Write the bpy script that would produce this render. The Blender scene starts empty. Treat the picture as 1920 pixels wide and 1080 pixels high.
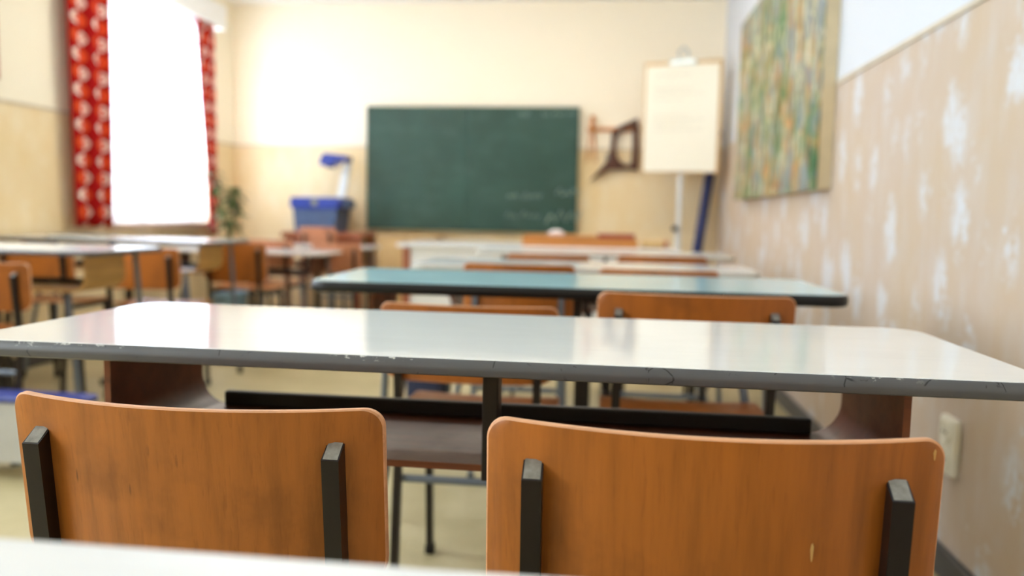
import bpy, bmesh, math, random
from mathutils import Matrix, Vector

S = bpy.context.scene
COL = S.collection
random.seed(7)

# ------------------------------------------------------------------ camera
YAW, PITCH, ROLL, CAM_H = 0.11506, 0.09079, 0.02072, 0.925
cy, sy, cp, sp = math.cos(YAW), math.sin(YAW), math.cos(PITCH), math.sin(PITCH)
fwd = Vector((-sy * cp, cy * cp, -sp)); rgt = Vector((cy, sy, 0)); up = rgt.cross(fwd)
c, s = math.cos(ROLL), math.sin(ROLL)
r2 = c * rgt + s * up; u2 = -s * rgt + c * up
cam = bpy.data.cameras.new('camera'); cam_o = bpy.data.objects.new('camera', cam); COL.objects.link(cam_o)
m = Matrix((r2, u2, -fwd)).transposed().to_4x4(); m.translation = (0, 0, CAM_H)
cam_o.matrix_world = m
cam.sensor_width = 36; cam.lens = 28; cam.clip_start = 0.02; cam.clip_end = 100
cam.dof.use_dof = True; cam.dof.focus_distance = 0.80; cam.dof.aperture_fstop = 2.8
S.camera = cam_o

# ------------------------------------------------------------------ room sizes, world, light
XL, XR, YF, YB, ZC = -3.26, 0.92, 6.75, -2.6, 2.69
BORDER = 1.49
WINS = [(4.92, 6.28, 0.82, 2.36), (1.75, 2.95, 1.0, 2.62), (-1.3, 0.0, 1.0, 2.62)]  # first window is in view; other two are unseen, added to light the near desks
WALL_T = 0.30
w = bpy.data.worlds.new('sky'); S.world = w; w.use_nodes = True
bg = w.node_tree.nodes['Background']
bg.inputs[0].default_value = (0.76, 0.88, 1.0, 1); bg.inputs[1].default_value = 13.5
for i, (y0, y1, z0, z1) in enumerate(WINS):          # daylight enters through the windows (sampling portals only)
    L = bpy.data.lights.new('window_portal', 'AREA'); L.shape = 'RECTANGLE'
    L.size = y1 - y0; L.size_y = z1 - z0; L.cycles.is_portal = True
    o = bpy.data.objects.new('window_portal', L); COL.objects.link(o)
    o.location = (XL - WALL_T - 0.01, (y0 + y1) / 2, (z0 + z1) / 2)
    o.rotation_euler = (math.pi / 2, 0, -math.pi / 2)
S.view_settings.view_transform = 'Standard'; S.view_settings.look = 'None'
S.view_settings.gamma = 1; S.view_settings.use_curve_mapping = False
S.view_settings.exposure = 0.64
S.cycles.use_denoising = True
S.cycles.max_bounces = 12; S.cycles.diffuse_bounces = 8; S.cycles.transparent_max_bounces = 12
S.cycles.caustics_reflective = False; S.cycles.caustics_refractive = False

# ------------------------------------------------------------------ materials
def srgb(r, g, b):
    f = lambda v: (v / 255 / 12.92) if v / 255 <= 0.04045 else ((v / 255 + 0.055) / 1.055) ** 2.4
    return (f(r), f(g), f(b), 1)

class NT:
    def __init__(self, name):
        self.m = bpy.data.materials.new(name); self.m.use_nodes = True
        self.t = self.m.node_tree; self.n = self.t.nodes; self.b = self.n['Principled BSDF']
    def add(self, typ, **kw):
        x = self.n.new(typ)
        for k, v in kw.items():
            if hasattr(x, k): setattr(x, k, v)
        return x
    def link(self, a, b): self.t.links.new(a, b)
    def coords(self, scale=(1, 1, 1), out='Object', loc=(0, 0, 0)):
        tc = self.add('ShaderNodeTexCoord'); mp = self.add('ShaderNodeMapping')
        mp.inputs['Scale'].default_value = scale; mp.inputs['Location'].default_value = loc
        self.link(tc.outputs[out], mp.inputs[0]); return mp.outputs[0]
    def noise(self, vec, scale=5, detail=4, rough=0.55, dist=0):
        x = self.add('ShaderNodeTexNoise'); x.inputs['Scale'].default_value = scale
        x.inputs['Detail'].default_value = detail; x.inputs['Roughness'].default_value = rough
        x.inputs['Distortion'].default_value = dist
        self.link(vec, x.inputs['Vector']); return x.outputs['Fac']
    def voro(self, vec, scale=5, feature='F1'):
        x = self.add('ShaderNodeTexVoronoi', feature=feature); x.inputs['Scale'].default_value = scale
        self.link(vec, x.inputs['Vector']); return x.outputs['Distance']
    def ramp(self, fac, stops, interp='LINEAR'):
        x = self.add('ShaderNodeValToRGB'); cr = x.color_ramp; cr.interpolation = interp
        while len(cr.elements) < len(stops): cr.elements.new(0.5)
        for e, (p, col) in zip(cr.elements, stops):
            e.position = p; e.color = col if len(col) == 4 else (*col, 1)
        self.link(fac, x.inputs[0]); return x.outputs[0]
    def mix(self, fac, a, b):
        x = self.add('ShaderNodeMix', data_type='RGBA')
        for sock, v in ((x.inputs[0], fac), (x.inputs[6], a), (x.inputs[7], b)):
            if hasattr(v, 'is_linked'): self.link(v, sock)
            else: sock.default_value = v
        return x.outputs[2]
    def math(self, op, a, b=0.0):
        x = self.add('ShaderNodeMath', operation=op)
        for sock, v in ((x.inputs[0], a), (x.inputs[1], b)):
            if hasattr(v, 'is_linked'): self.link(v, sock)
            else: sock.default_value = v
        return x.outputs[0]
    def bump(self, h, strength=0.1, dist=0.01):
        x = self.add('ShaderNodeBump'); x.inputs['Strength'].default_value = strength
        x.inputs['Distance'].default_value = dist
        self.link(h, x.inputs['Height']); self.link(x.outputs[0], self.b.inputs['Normal'])
    def col(self, v):
        if hasattr(v, 'is_linked'): self.link(v, self.b.inputs['Base Color'])
        else: self.b.inputs['Base Color'].default_value = v
    def set(self, rough=0.5, metal=0.0, spec=0.5):
        self.b.inputs['Roughness'].default_value = rough
        self.b.inputs['Metallic'].default_value = metal
        self.b.inputs['Specular IOR Level'].default_value = spec
        return self.m

BW0, BW1 = (0, 0, 0, 1), (1, 1, 1, 1)
def plain(name, col, rough=0.5, metal=0.0, var=0.08, scale=12):
    t = NT(name); v = t.coords()
    n = t.noise(v, scale, 4)
    d = tuple(x * (1 - var) for x in col[:3]) + (1,); l = tuple(min(1, x * (1 + var)) for x in col[:3]) + (1,)
    t.col(t.ramp(n, [(0.3, d), (0.7, l)]))
    return t.set(rough, metal)

def plywood(name, col, dark=0.62, rough=0.38, seed=0.0, axis='z', dirt=0.5):
    t = NT(name)
    sc = {'z': (1, 1, 0.05), 'x': (0.05, 1, 1), 'y': (1, 0.05, 1)}[axis]
    v = t.coords(sc, loc=(seed, seed * 1.7, seed * 0.4))
    g = t.noise(v, 55, 6, 0.6); g2 = t.noise(v, 260, 3, 0.6)
    c0 = tuple(x * dark for x in col[:3]) + (1,)
    c1 = col; c2 = tuple(min(1, x * 1.18) for x in col[:3]) + (1,)
    base = t.ramp(g, [(0.28, c0), (0.5, c1), (0.75, c2)])
    fine = t.ramp(g2, [(0.30, (0.55, 0.5, 0.45, 1)), (0.42, BW1)])
    mx = t.add('ShaderNodeMix', data_type='RGBA', blend_type='MULTIPLY'); mx.inputs[0].default_value = 0.30
    t.link(base, mx.inputs[6]); t.link(fine, mx.inputs[7])
    v2 = t.coords((1, 1, 1), loc=(seed * 3, 0, seed))
    big = t.noise(v2, 9, 5, 0.6)
    dm = t.math('MULTIPLY', t.ramp(big, [(0.54, BW0), (0.72, BW1)]), dirt)
    col2 = t.mix(dm, mx.outputs[2], tuple(x * 0.45 for x in col[:3]) + (1,))
    # short dark pits along the grain
    pit = t.voro(t.coords((1, 1, 0.16) if axis == 'z' else (0.16, 1, 1), loc=(seed, seed, 0)), 42)
    pm = t.math('MULTIPLY', t.ramp(pit, [(0.05, BW1), (0.09, BW0)]), t.ramp(big, [(0.50, BW0), (0.60, BW1)]))
    t.col(t.mix(t.math('MULTIPLY', pm, 0.7), col2, (0.05, 0.02, 0.006, 1)))
    rr = t.ramp(big, [(0.3, (rough * 0.8,) * 3), (0.7, (rough * 1.3,) * 3)])
    t.bump(g2, 0.08, 0.002)
    t.set(rough); t.link(rr, t.b.inputs['Roughness']); return t.m

def laminate(name, col, rough=0.12):
    t = NT(name)
    v = t.coords((0.12, 1, 1)); n = t.noise(v, 60, 5, 0.6); n2 = t.noise(t.coords(), 5, 4)
    d = tuple(x * 0.95 for x in col[:3]) + (1,)
    t.col(t.mix(t.ramp(n2, [(0.35, BW0), (0.7, BW1)]), t.ramp(n, [(0.35, d), (0.6, col)]), col))
    t.bump(n, 0.02, 0.0005)
    t.set(rough, 0, 0.5)
    t.link(t.ramp(n2, [(0.3, (rough * 0.8,) * 3), (0.75, (rough * 1.6,) * 3)]), t.b.inputs['Roughness'])
    return t.m

def edge_band(name, col, chips=True):
    t = NT(name)
    v = t.coords((1, 1, 0.35)); n = t.noise(v, 14, 4)
    d = tuple(x * 0.88 for x in col[:3]) + (1,)
    base = t.ramp(n, [(0.3, d), (0.7, col)])
    if chips:
        cr = t.voro(t.coords((1, 1, 0.25), loc=(0.3, 0, 0)), 17, 'DISTANCE_TO_EDGE')
        gate = t.ramp(t.noise(t.coords((1, 1, 2.5), loc=(3, 1, 0)), 16, 3), [(0.55, BW0), (0.60, BW1)])
        crm = t.math('MULTIPLY', t.ramp(cr, [(0.004, BW1), (0.011, BW0)]), gate)
        base = t.mix(t.math('MULTIPLY', crm, 0.85), base, (0.010, 0.010, 0.011, 1))
        tc = t.add('ShaderNodeTexCoord'); sx = t.add('ShaderNodeSeparateXYZ'); t.link(tc.outputs['Object'], sx.inputs[0])
        edge = t.ramp(t.math('MULTIPLY', t.math('SUBTRACT', sx.outputs[2], 0.752), 100.0), [(0.15, BW0), (0.55, BW1)])
        chip = t.math('MULTIPLY', edge, t.ramp(t.noise(t.coords((1, 1, 2)), 70, 4, 0.7), [(0.56, BW0), (0.60, BW1)]))
        chip = t.math('MULTIPLY', chip, t.ramp(t.noise(t.coords(loc=(7, 0, 0)), 5, 2), [(0.50, BW0), (0.58, BW1)]))
        base = t.mix(chip, base, srgb(205, 205, 200))
        dk = t.math('MULTIPLY', edge, t.ramp(t.noise(t.coords((1, 1, 2), loc=(2, 6, 0)), 60, 3, 0.7), [(0.64, BW0), (0.67, BW1)]))
        base = t.mix(dk, base, (0.02, 0.02, 0.02, 1))
    t.col(base); return t.set(0.42, 0, 0.4)

def wall_mat(name, upper, low_a, low_b, blotch, bstrength=0.8, axis='y'):
    """painted plaster above the border, patterned paper below it"""
    t = NT(name)
    tc = t.add('ShaderNodeTexCoord'); sx = t.add('ShaderNodeSeparateXYZ'); t.link(tc.outputs['Object'], sx.inputs[0])
    msk = t.math('GREATER_THAN', sx.outputs[2], BORDER)
    v = t.coords(); 
    soft = t.noise(t.coords((1, 1, 0.6)), 2.2, 4, 0.6)
    streak = t.noise(t.coords((1, 1, 0.3)), 14, 4, 0.6)
    low = t.mix(t.ramp(soft, [(0.35, BW0), (0.65, BW1)]), low_a, low_b)
    low = t.mix(t.math('MULTIPLY', t.ramp(streak, [(0.45, BW0), (0.8, BW1)]), 0.35), low, blotch)
    # loose sprigs of pale brushed flowers
    vv = t.coords((1, 1, 0.55)); wob = t.noise(t.coords(), 26, 3, 0.6)
    add = t.add('ShaderNodeVectorMath', operation='ADD'); t.link(vv, add.inputs[0])
    cmb = t.add('ShaderNodeCombineXYZ')
    for k in range(3): t.link(t.math('MULTIPLY', t.math('SUBTRACT', wob, 0.5), 0.11), cmb.inputs[k])
    t.link(cmb.outputs[0], add.inputs[1])
    vo = t.voro(add.outputs[0], 7.0)
    gate = t.ramp(t.noise(v, 7, 2), [(0.33, BW0), (0.43, BW1)])
    fl = t.math('MULTIPLY', t.ramp(vo, [(0.26, BW1), (0.46, BW0)]), gate)
    fl = t.math('MULTIPLY', fl, t.ramp(t.noise(t.coords((1, 1, 0.3), loc=(2, 5, 1)), 50, 3, 0.7), [(0.32, (0.2,) * 3), (0.52, BW1)]))
    low = t.mix(t.math('MULTIPLY', fl, bstrength), low, blotch)
    t.col(t.mix(msk, low, upper))
    t.bump(t.noise(v, 90, 3), 0.05, 0.004)
    return t.set(0.75, 0, 0.25)

M = {}
M['wall_f'] = wall_mat('cream_wall_with_yellow_paper', srgb(251, 241, 220), srgb(234, 208, 160), srgb(238, 218, 180), srgb(240, 228, 202), 0.35)
M['wall_l'] = wall_mat('cream_wall_left', srgb(244, 236, 214), srgb(230, 206, 158), srgb(236, 218, 180), srgb(240, 228, 202), 0.35)
M['wall_r'] = wall_mat('white_wall_with_beige_paper', srgb(214, 218, 225), srgb(197, 176, 151), srgb(197, 179, 163), srgb(210, 212, 217), 0.9)
M['ceil'] = plain('white_ceiling', srgb(244, 243, 240), 0.8, var=0.02)
t = NT('beige_linoleum'); v = t.coords(); n = t.noise(v, 4, 6, 0.65); n2 = t.noise(v, 60, 4)
t.col(t.mix(t.math('MULTIPLY', n2, 0.3), t.ramp(n, [(0.3, srgb(176, 162, 120)), (0.7, srgb(202, 188, 148))]), srgb(160, 145, 106)))
M['floor'] = t.set(0.33, 0, 0.4)
M['trim'] = plain('border_strip', srgb(204, 192, 172), 0.6)
M['base'] = plain('dark_grey_baseboard', srgb(74, 72, 72), 0.45)
M['white'] = plain('white_gloss_paint', srgb(240, 240, 238), 0.35, var=0.02)
M['sill'] = plain('pinkish_beige_sill', srgb(196, 168, 150), 0.4, var=0.04)
M['plastic'] = plain('ivory_plastic', srgb(240, 236, 222), 0.35, var=0.02)
M['dark'] = plain('dark_hole', srgb(40, 40, 40), 0.6)
M['lam_white'] = laminate('white_grey_laminate', srgb(242, 243, 242), 0.055)
M['lam_light'] = laminate('white_laminate', srgb(242, 243, 244), 0.10)
M['lam_blue'] = laminate('pale_blue_laminate', srgb(196, 238, 248), 0.07)
M['band_grey'] = edge_band('grey_edge_band', srgb(96, 97, 99))
M['band_black'] = edge_band('black_edge_band', srgb(12, 12, 13), False)
M['band_white'] = edge_band('pale_edge_band', srgb(200, 196, 186), False)
M['band_dark'] = edge_band('dark_grey_edge_band', srgb(88, 86, 86), False)
M['tray'] = plywood('dark_brown_plywood', srgb(88, 46, 24), 0.6, 0.36, 3, 'x', 0.7)
M['tray_light'] = plywood('yellow_brown_plywood', srgb(186, 142, 74), 0.8, 0.4, 4, 'y', 0.2)
M['ply_edge'] = plywood('pale_plywood_edge', srgb(222, 164, 120), 0.8, 0.5, 5, 'x', 0.2)
M['steel_dark'] = plain('dark_brown_enamel', srgb(21, 12, 12), 0.36)
M['steel_black'] = plain('black_enamel', srgb(18, 17, 17), 0.4)
M['steel_grey'] = plain('blue_grey_enamel', srgb(104, 112, 122), 0.35)
M['cap'] = plain('worn_grey_cap', srgb(140, 138, 130), 0.28, 0.35, 0.3, 90)
M['rubber'] = plain('black_rubber', srgb(20, 20, 20), 0.7)
M['orange_a'] = plywood('orange_brown_plywood', srgb(176, 107, 45), 0.72, 0.36, 0.0)
M['orange_b'] = plywood('amber_brown_plywood', srgb(172, 101, 36), 0.74, 0.36, 6.3)
M['orange_c'] = plywood('orange_plywood', srgb(164, 92, 30), 0.78, 0.36, 2.1)
M['salmon'] = plywood('salmon_plywood', srgb(186, 122, 86), 0.85, 0.4, 8.1)

# ------------------------------------------------------------------ mesh helpers
def obj(name, bm, mats, parent=None, loc=(0, 0, 0), smooth=False):
    me = bpy.data.meshes.new(name); bmesh.ops.recalc_face_normals(bm, faces=bm.faces[:])
    bm.to_mesh(me); bm.free()
    for k in (mats if isinstance(mats, (list, tuple)) else [mats]): me.materials.append(M[k] if isinstance(k, str) else k)
    if smooth:
        for p in me.polygons: p.use_smooth = True
        try: me.set_sharp_from_angle(angle=math.radians(35))
        except Exception: pass
    o = bpy.data.objects.new(name, me); COL.objects.link(o); o.location = loc
    if parent: o.parent = parent
    return o
def thing(name, label, cat, loc=(0, 0, 0), rotz=0.0, group=None):
    o = bpy.data.objects.new(name, None); COL.objects.link(o); o.empty_display_size = 0.1
    o.location = loc; o.rotation_euler = (0, 0, rotz); o['label'] = label; o['category'] = cat
    if group: o['group'] = group
    return o
def tag(o, label, cat, group=None):
    o['label'] = label; o['category'] = cat
    if group: o['group'] = group
    return o
def struct(name, bm, mats, loc=(0, 0, 0)):
    o = obj(name, bm, mats, None, loc); o['kind'] = 'structure'; return o
def box(bm, x0, x1, y0, y1, z0, z1, bev=0.0, mi=0):
    b2 = bmesh.new()
    bmesh.ops.create_cube(b2, size=1, matrix=Matrix.Translation(((x0 + x1) / 2, (y0 + y1) / 2, (z0 + z1) / 2)) @ Matrix.Diagonal((x1 - x0, y1 - y0, z1 - z0, 1)))
    if bev: bmesh.ops.bevel(b2, geom=b2.edges[:], offset=bev, segments=2, affect='EDGES', profile=0.5)
    for f in b2.faces: f.material_index = mi
    me = bpy.data.meshes.new('tmp'); b2.to_mesh(me); b2.free(); bm.from_mesh(me); bpy.data.meshes.remove(me)
    return bm
def B(*a, **k): return box(bmesh.new(), *a, **k)
def tube(bm, pts, r, seg=10, radii=None, cap=True):
    pts = [Vector(p) for p in pts]; rings = []
    for i, p in enumerate(pts):
        d = ((pts[min(i + 1, len(pts) - 1)] - p).normalized() + (p - pts[max(i - 1, 0)]).normalized()).normalized()
        a = d.cross(Vector((0, 0, 1))) if abs(d.z) < 0.95 else d.cross(Vector((0, 1, 0)))
        a.normalize(); b = d.cross(a); rr = radii[i] if radii else r
        rings.append([bm.verts.new(p + rr * (math.cos(2 * math.pi * k / seg) * a + math.sin(2 * math.pi * k / seg) * b)) for k in range(seg)])
    for A, C in zip(rings, rings[1:]):
        for k in range(seg): bm.faces.new((A[k], A[(k + 1) % seg], C[(k + 1) % seg], C[k]))
    if cap: bm.faces.new(rings[0]); bm.faces.new(rings[-1][::-1])
    return bm
def T(pts, r, seg=10, **k): return tube(bmesh.new(), pts, r, seg, **k)
def lathe(profile, seg=24, loc=(0, 0, 0)):
    bm = bmesh.new(); rings = []
    for r, z in profile:
        rings.append([bm.verts.new((loc[0] + r * math.cos(2 * math.pi * k / seg), loc[1] + r * math.sin(2 * math.pi * k / seg), loc[2] + z)) for k in range(seg)])
    for A, C in zip(rings, rings[1:]):
        for k in range(seg): bm.faces.new((A[k], A[(k + 1) % seg], C[(k + 1) % seg], C[k]))
    bm.faces.new(rings[0]); bm.faces.new(rings[-1]); return bm
def prism(pts, d0, d1, plane='xz'):
    """polygon pts extruded along the remaining axis"""
    bm = bmesh.new()
    mk = {'xz': lambda p, d: (p[0], d, p[1]), 'yz': lambda p, d: (d, p[0], p[1]), 'xy': lambda p, d: (p[0], p[1], d)}[plane]
    a = [bm.verts.new(mk(p, d0)) for p in pts]; b = [bm.verts.new(mk(p, d1)) for p in pts]
    bm.faces.new(a); bm.faces.new(b[::-1]); n = len(pts)
    for i in range(n): bm.faces.new((a[i], a[(i + 1) % n], b[(i + 1) % n], b[i]))
    return bm
def rrect(w, d, r, off=0.0, seg=6, cx=0, cyy=0):
    out = []; hw, hd = w / 2 + off, d / 2 + off; r = max(r + off, 0.001)
    for qx, qy, a0 in ((1, 1, 0), (-1, 1, 90), (-1, -1, 180), (1, -1, 270)):
        for k in range(seg + 1):
            a = math.radians(a0 + 90 * k / seg)
            out.append((cx + qx * (hw - r) + r * math.cos(a), cyy + qy * (hd - r) + r * math.sin(a)))
    return out
def loft(rings, close_ends=True):
    bm = bmesh.new(); R = [[bm.verts.new(p) for p in ring] for ring in rings]; n = len(R[0])
    for A, C in zip(R, R[1:]):
        for k in range(n): bm.faces.new((A[k], A[(k + 1) % n], C[(k + 1) % n], C[k]))
    if close_ends: bm.faces.new(R[0]); bm.faces.new(R[-1][::-1])
    return bm

# ------------------------------------------------------------------ room shell
struct('floor', B(XL - 0.3, XR + 0.2, YB - 0.2, YF + 0.2, -0.1, 0), 'floor')
ceiling = struct('ceiling', B(XL - 0.3, XR + 0.2, YB - 0.2, YF + 0.2, ZC, ZC + 0.1), 'ceil')
struct('wall_front', B(XL - 0.3, XR + 0.2, YF, YF + 0.2, 0, ZC), 'wall_f')
struct('wall_right', B(XR, XR + 0.2, YB, YF, 0, ZC), 'wall_r')
struct('wall_back', B(XL - 0.3, XR + 0.2, YB - 0.2, YB, 0, ZC), 'wall_l')
bm = bmesh.new(); ys = YB
for (y0, y1, z0, z1) in sorted(WINS):
    box(bm, XL - WALL_T, XL, ys, y0, 0, ZC); box(bm, XL - WALL_T, XL, y0, y1, 0, z0); box(bm, XL - WALL_T, XL, y0, y1, z1, ZC); ys = y1
box(bm, XL - WALL_T, XL, ys, YF, 0, ZC)
struct('wall_left', bm, 'wall_l')
struct('trim_1', B(XR - 0.008, XR, YB, YF, BORDER - 0.009, BORDER + 0.006), 'trim')
struct('trim_2', B(XL, XR, YF - 0.006, YF, BORDER - 0.009, BORDER + 0.006), 'trim')
bm = bmesh.new(); box(bm, XL, XL + 0.006, 3.1, 4.72, BORDER - 0.009, BORDER + 0.006); box(bm, XL, XL + 0.006, 6.33, YF, BORDER - 0.009, BORDER + 0.006)
struct('trim_3', bm, 'trim')
struct('baseboard_right', B(XR - 0.022, XR, YB, YF, 0, 0.075, bev=0.004), 'base')
struct('baseboard_front', B(XL, XR - 0.022, YF - 0.022, YF, 0, 0.075, bev=0.004), 'base')
struct('baseboard_left', B(XL, XL + 0.022, YB, YF - 0.022, 0, 0.075, bev=0.004), 'base')

t = NT('window_glass'); out = t.n['Material Output']
tr = t.add('ShaderNodeBsdfTransparent'); gl = t.add('ShaderNodeBsdfGlossy'); gl.inputs['Roughness'].default_value = 0.02
mx = t.add('ShaderNodeMixShader'); mx.inputs[0].default_value = 0.06
t.link(tr.outputs[0], mx.inputs[1]); t.link(gl.outputs[0], mx.inputs[2]); t.link(mx.outputs[0], out.inputs[0]); M['glass'] = t.m
t = NT('sheer_net'); out = t.n['Material Output']
tr = t.add('ShaderNodeBsdfTransparent'); tl = t.add('ShaderNodeBsdfTranslucent'); tl.inputs[0].default_value = (0.93, 0.94, 0.98, 1)
df = t.add('ShaderNodeBsdfDiffuse'); df.inputs[0].default_value = (0.93, 0.94, 0.98, 1)
m1 = t.add('ShaderNodeMixShader'); m1.inputs[0].default_value = 0.35; t.link(tl.outputs[0], m1.inputs[1]); t.link(df.outputs[0], m1.inputs[2])
m2 = t.add('ShaderNodeMixShader'); m2.inputs[0].default_value = 0.5; t.link(tr.outputs[0], m2.inputs[1]); t.link(m1.outputs[0], m2.inputs[2])
t.link(m2.outputs[0], out.inputs[0]); M['sheer'] = t.m

for i, (y0, y1, z0, z1) in enumerate(WINS):  # all but the first are added openings, out of view, for more daylight
    bm = bmesh.new(); xf0, xf1 = XL - 0.22, XL - 0.16; ym = (y0 + y1) / 2
    for a, b in ((y0, y0 + 0.05), (ym - 0.035, ym + 0.035), (y1 - 0.05, y1)): box(bm, xf0, xf1, a, b, z0, z1)
    for a, b in ((z0, z0 + 0.06), (z1 - 0.05, z1)): box(bm, xf0, xf1, y0, y1, a, b)
    wo = struct('window_%d' % (i + 1), bm, 'white')
    for a, b in ((y0 + 0.05, ym - 0.035), (ym + 0.035, y1 - 0.05)):
        obj('pane', B(XL - 0.195, XL - 0.190, a, b, z0 + 0.06, z1 - 0.05), 'glass', wo)
    obj('window_sill', B(XL - 0.16, XL + 0.06, y0 - 0.04, y1 + 0.04, z0 - 0.035, z0, bev=0.006), 'sill', wo)

# two unseen luminaires added under the ceiling to brighten the far end
t = NT('added_lamp_glow'); t.col((0.9, 0.88, 0.82, 1)); t.b.inputs['Emission Color'].default_value = (1.0, 0.94, 0.84, 1); t.b.inputs['Emission Strength'].default_value = 19.0; M['added_lamp'] = t.set(0.5)
for lx in (-2.0, -0.25):
    lh = obj('added_ceiling_lamp', B(lx - 0.65, lx + 0.65, 4.82, 5.0, ZC - 0.05, ZC, bev=0.004), 'white', ceiling)
    obj('added_diffuser', B(lx - 0.62, lx + 0.62, 4.84, 4.98, ZC - 0.075, ZC - 0.05, bev=0.006), 'added_lamp', lh)

# ------------------------------------------------------------------ desks
def make_desk(label, cx, yfront, rot=0.0, W=1.29, D=0.43, H=0.76, top='lam_white', band='band_grey', tray='tray', group='double school desks', bandh=0.0205, screws=False):
    o = thing('school_desk', label, 'desk', (cx, yfront, 0), rot, group)
    yc = D / 2; r = 0.05
    rings = []
    for off, z in ((-0.004, H - 0.0030), (-0.0035, H - 0.0005), (-0.0045, H)):
        rings.append([(x, y, z) for x, y in rrect(W, D, r, off, 8, 0, yc)])
    bm = loft([[(x, y, H - bandh + 0.002) for x, y in rrect(W, D, r, -0.006, 8, 0, yc)]] + rings)
    obj('tabletop', bm, top, o)
    prof = [(-0.0046, H - 0.0006), (-0.002, H - 0.0008), (0.0, H - 0.003), (0.003, H - 0.009), (0.003, H - bandh + 0.008), (0.0005, H - bandh + 0.002), (-0.004, H - bandh), (-0.012, H - bandh)]
    bm = loft([[(x, y, z) for x, y in rrect(W, D, r, off, 8, 0, yc)] for off, z in prof], False)
    obj('edge_band', bm, band, o, smooth=True)
    zs = H - 0.168; px = W * 0.407; tox = 0.006; ta = 0.009; ra = 0.058; ty0, ty1 = min(0.115, D - 0.27), min(0.365, D - 0.05)
    def prof_u(off):
        p = [(-px + off, H - bandh), (-px + off, zs + ra)]
        rr = ra - off
        for k in range(1, 9):
            a = math.radians(180 + 90 * k / 8); p.append((-px + ra + rr * math.cos(a), zs + ra + rr * math.sin(a)))
        q = [(-x, z) for x, z in reversed(p)]
        return p + q
    outer, inner = prof_u(0), prof_u(ta)
    bm = bmesh.new(); V = {}
    n = len(outer)
    for key, pr in (('o', outer), ('i', inner)):
        for yy in (ty0, ty1): V[key, yy] = [bm.verts.new((x, yy, z)) for x, z in pr]
    for k in range(n - 1):
        bm.faces.new((V['o', ty0][k], V['o', ty0][k + 1], V['o', ty1][k + 1], V['o', ty1][k]))
        bm.faces.new((V['i', ty0][k], V['i', ty0][k + 1], V['i', ty1][k + 1], V['i', ty1][k]))
        for yy in (ty0, ty1):
            f = bm.faces.new((V['o', yy][k], V['o', yy][k + 1], V['i', yy][k + 1], V['i', yy][k])); f.material_index = 1
    for k in (0, n - 1): bm.faces.new((V['o', ty0][k], V['i', ty0][k], V['i', ty1][k], V['o', ty1][k]))
    e = plywood_edge if tray == 'tray' else tray
    tr_ = obj('book_tray', bm, [tray, e], o, (tox, 0, 0), smooth=True)
    lw = W * 0.365
    obj('tray_rail', B(tox - lw, tox + lw, ty1 - 0.016, ty1 - 0.002, zs + ta - 0.001, zs + ta + 0.025, bev=0.004), 'steel_black', o)
    obj('divider_post', B(0.004, 0.025, ty0 - 0.003, ty0 + 0.032, zs - 0.012, H - bandh + 0.001, bev=0.002), 'steel_dark', o)
    obj('centre_column', B(0.010, 0.038, ty0 + 0.12, ty0 + 0.15, 0.03, zs + 0.001, bev=0.002), 'steel_dark', o)
    obj('foot_bar', B(0.008, 0.040, 0.0, D - 0.02, 0.0, 0.03, bev=0.004), 'steel_dark', o)
    for sgn in (-1, 1):
        lg = obj('leg', T([(sgn * (px + 0.02), D - 0.07, H - bandh), (sgn * (px + 0.055), D - 0.04, 0.02)], 0.011), 'steel_grey', o, smooth=True)
        obj('foot_cap', T([(sgn * (px + 0.0548), D - 0.0405, 0.04), (sgn * (px + 0.056), D - 0.039, 0.0)], 0.014), 'rubber', lg)
        lg = obj('leg', T([(sgn * (px - 0.10), ty0 + 0.04, zs + 0.001), (sgn * (px - 0.01), ty0 - 0.02, 0.02)], 0.011), 'steel_grey', o, smooth=True)
        obj('foot_cap', T([(sgn * (px - 0.013), ty0 - 0.018, 0.04), (sgn * (px - 0.007), ty0 - 0.022, 0.0)], 0.014), 'rubber', lg)
    if screws:
        for sgn in (-1, 1):
            for zz in (H - bandh - 0.012, H - bandh - 0.032):
                xs = tox + sgn * (px - ta)
                obj('screw', T([(xs + sgn * 0.001, ty0 + 0.14, zz), (xs - sgn * 0.003, ty0 + 0.14, zz)], 0.0035, 10), 'cap', o)
    return o
plywood_edge = plywood('brown_plywood_edge', srgb(122, 68, 36), 0.6, 0.45, 9, 'x', 0.4)

make_desk('white desk in the foreground, cut off by the lower picture edge', -0.15, -0.075, 0, top='lam_light', band='band_white')
make_desk('white-grey double desk with chipped grey edge, large in the middle foreground', -0.155, 0.886, 0, screws=True)
make_desk('pale blue double desk with black edge behind the grey-edged desk', -0.075, 1.85, 0.022, 1.27, 0.49, 0.76, 'lam_blue', 'band_black', bandh=0.028)
make_desk('white double desk with pale edge right behind the pale blue desk', -0.08, 2.85, 0, 1.26, 0.46, 0.742, 'lam_light', 'band_white')
make_desk('white double desk farthest from the camera in the right row', -0.01, 3.95, 0, 1.28, 0.46, 0.747, 'lam_light', 'band_white')
make_desk('nearest white desk of the window row, cut off by the left picture edge', -2.51, 2.74, 0, 1.27, 0.49, 0.76, 'lam_light', 'band_dark', 'tray_light')
make_desk('white double desk below the window, second in the window row, with yellow-brown side', -2.60, 3.81, 0, 1.24, 0.49, 0.76, 'lam_light', 'band_dark', 'tray_light')
make_desk('low white desk with orange chairs pushed in, between window row and projector', -2.44, 5.0, 0, 1.24, 0.42, 0.655, 'lam_light', 'band_white')
make_desk('low white desk in front of the projector table', -2.22, 5.72, 0, 1.0, 0.32, 0.67, 'lam_light', 'band_white')

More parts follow.
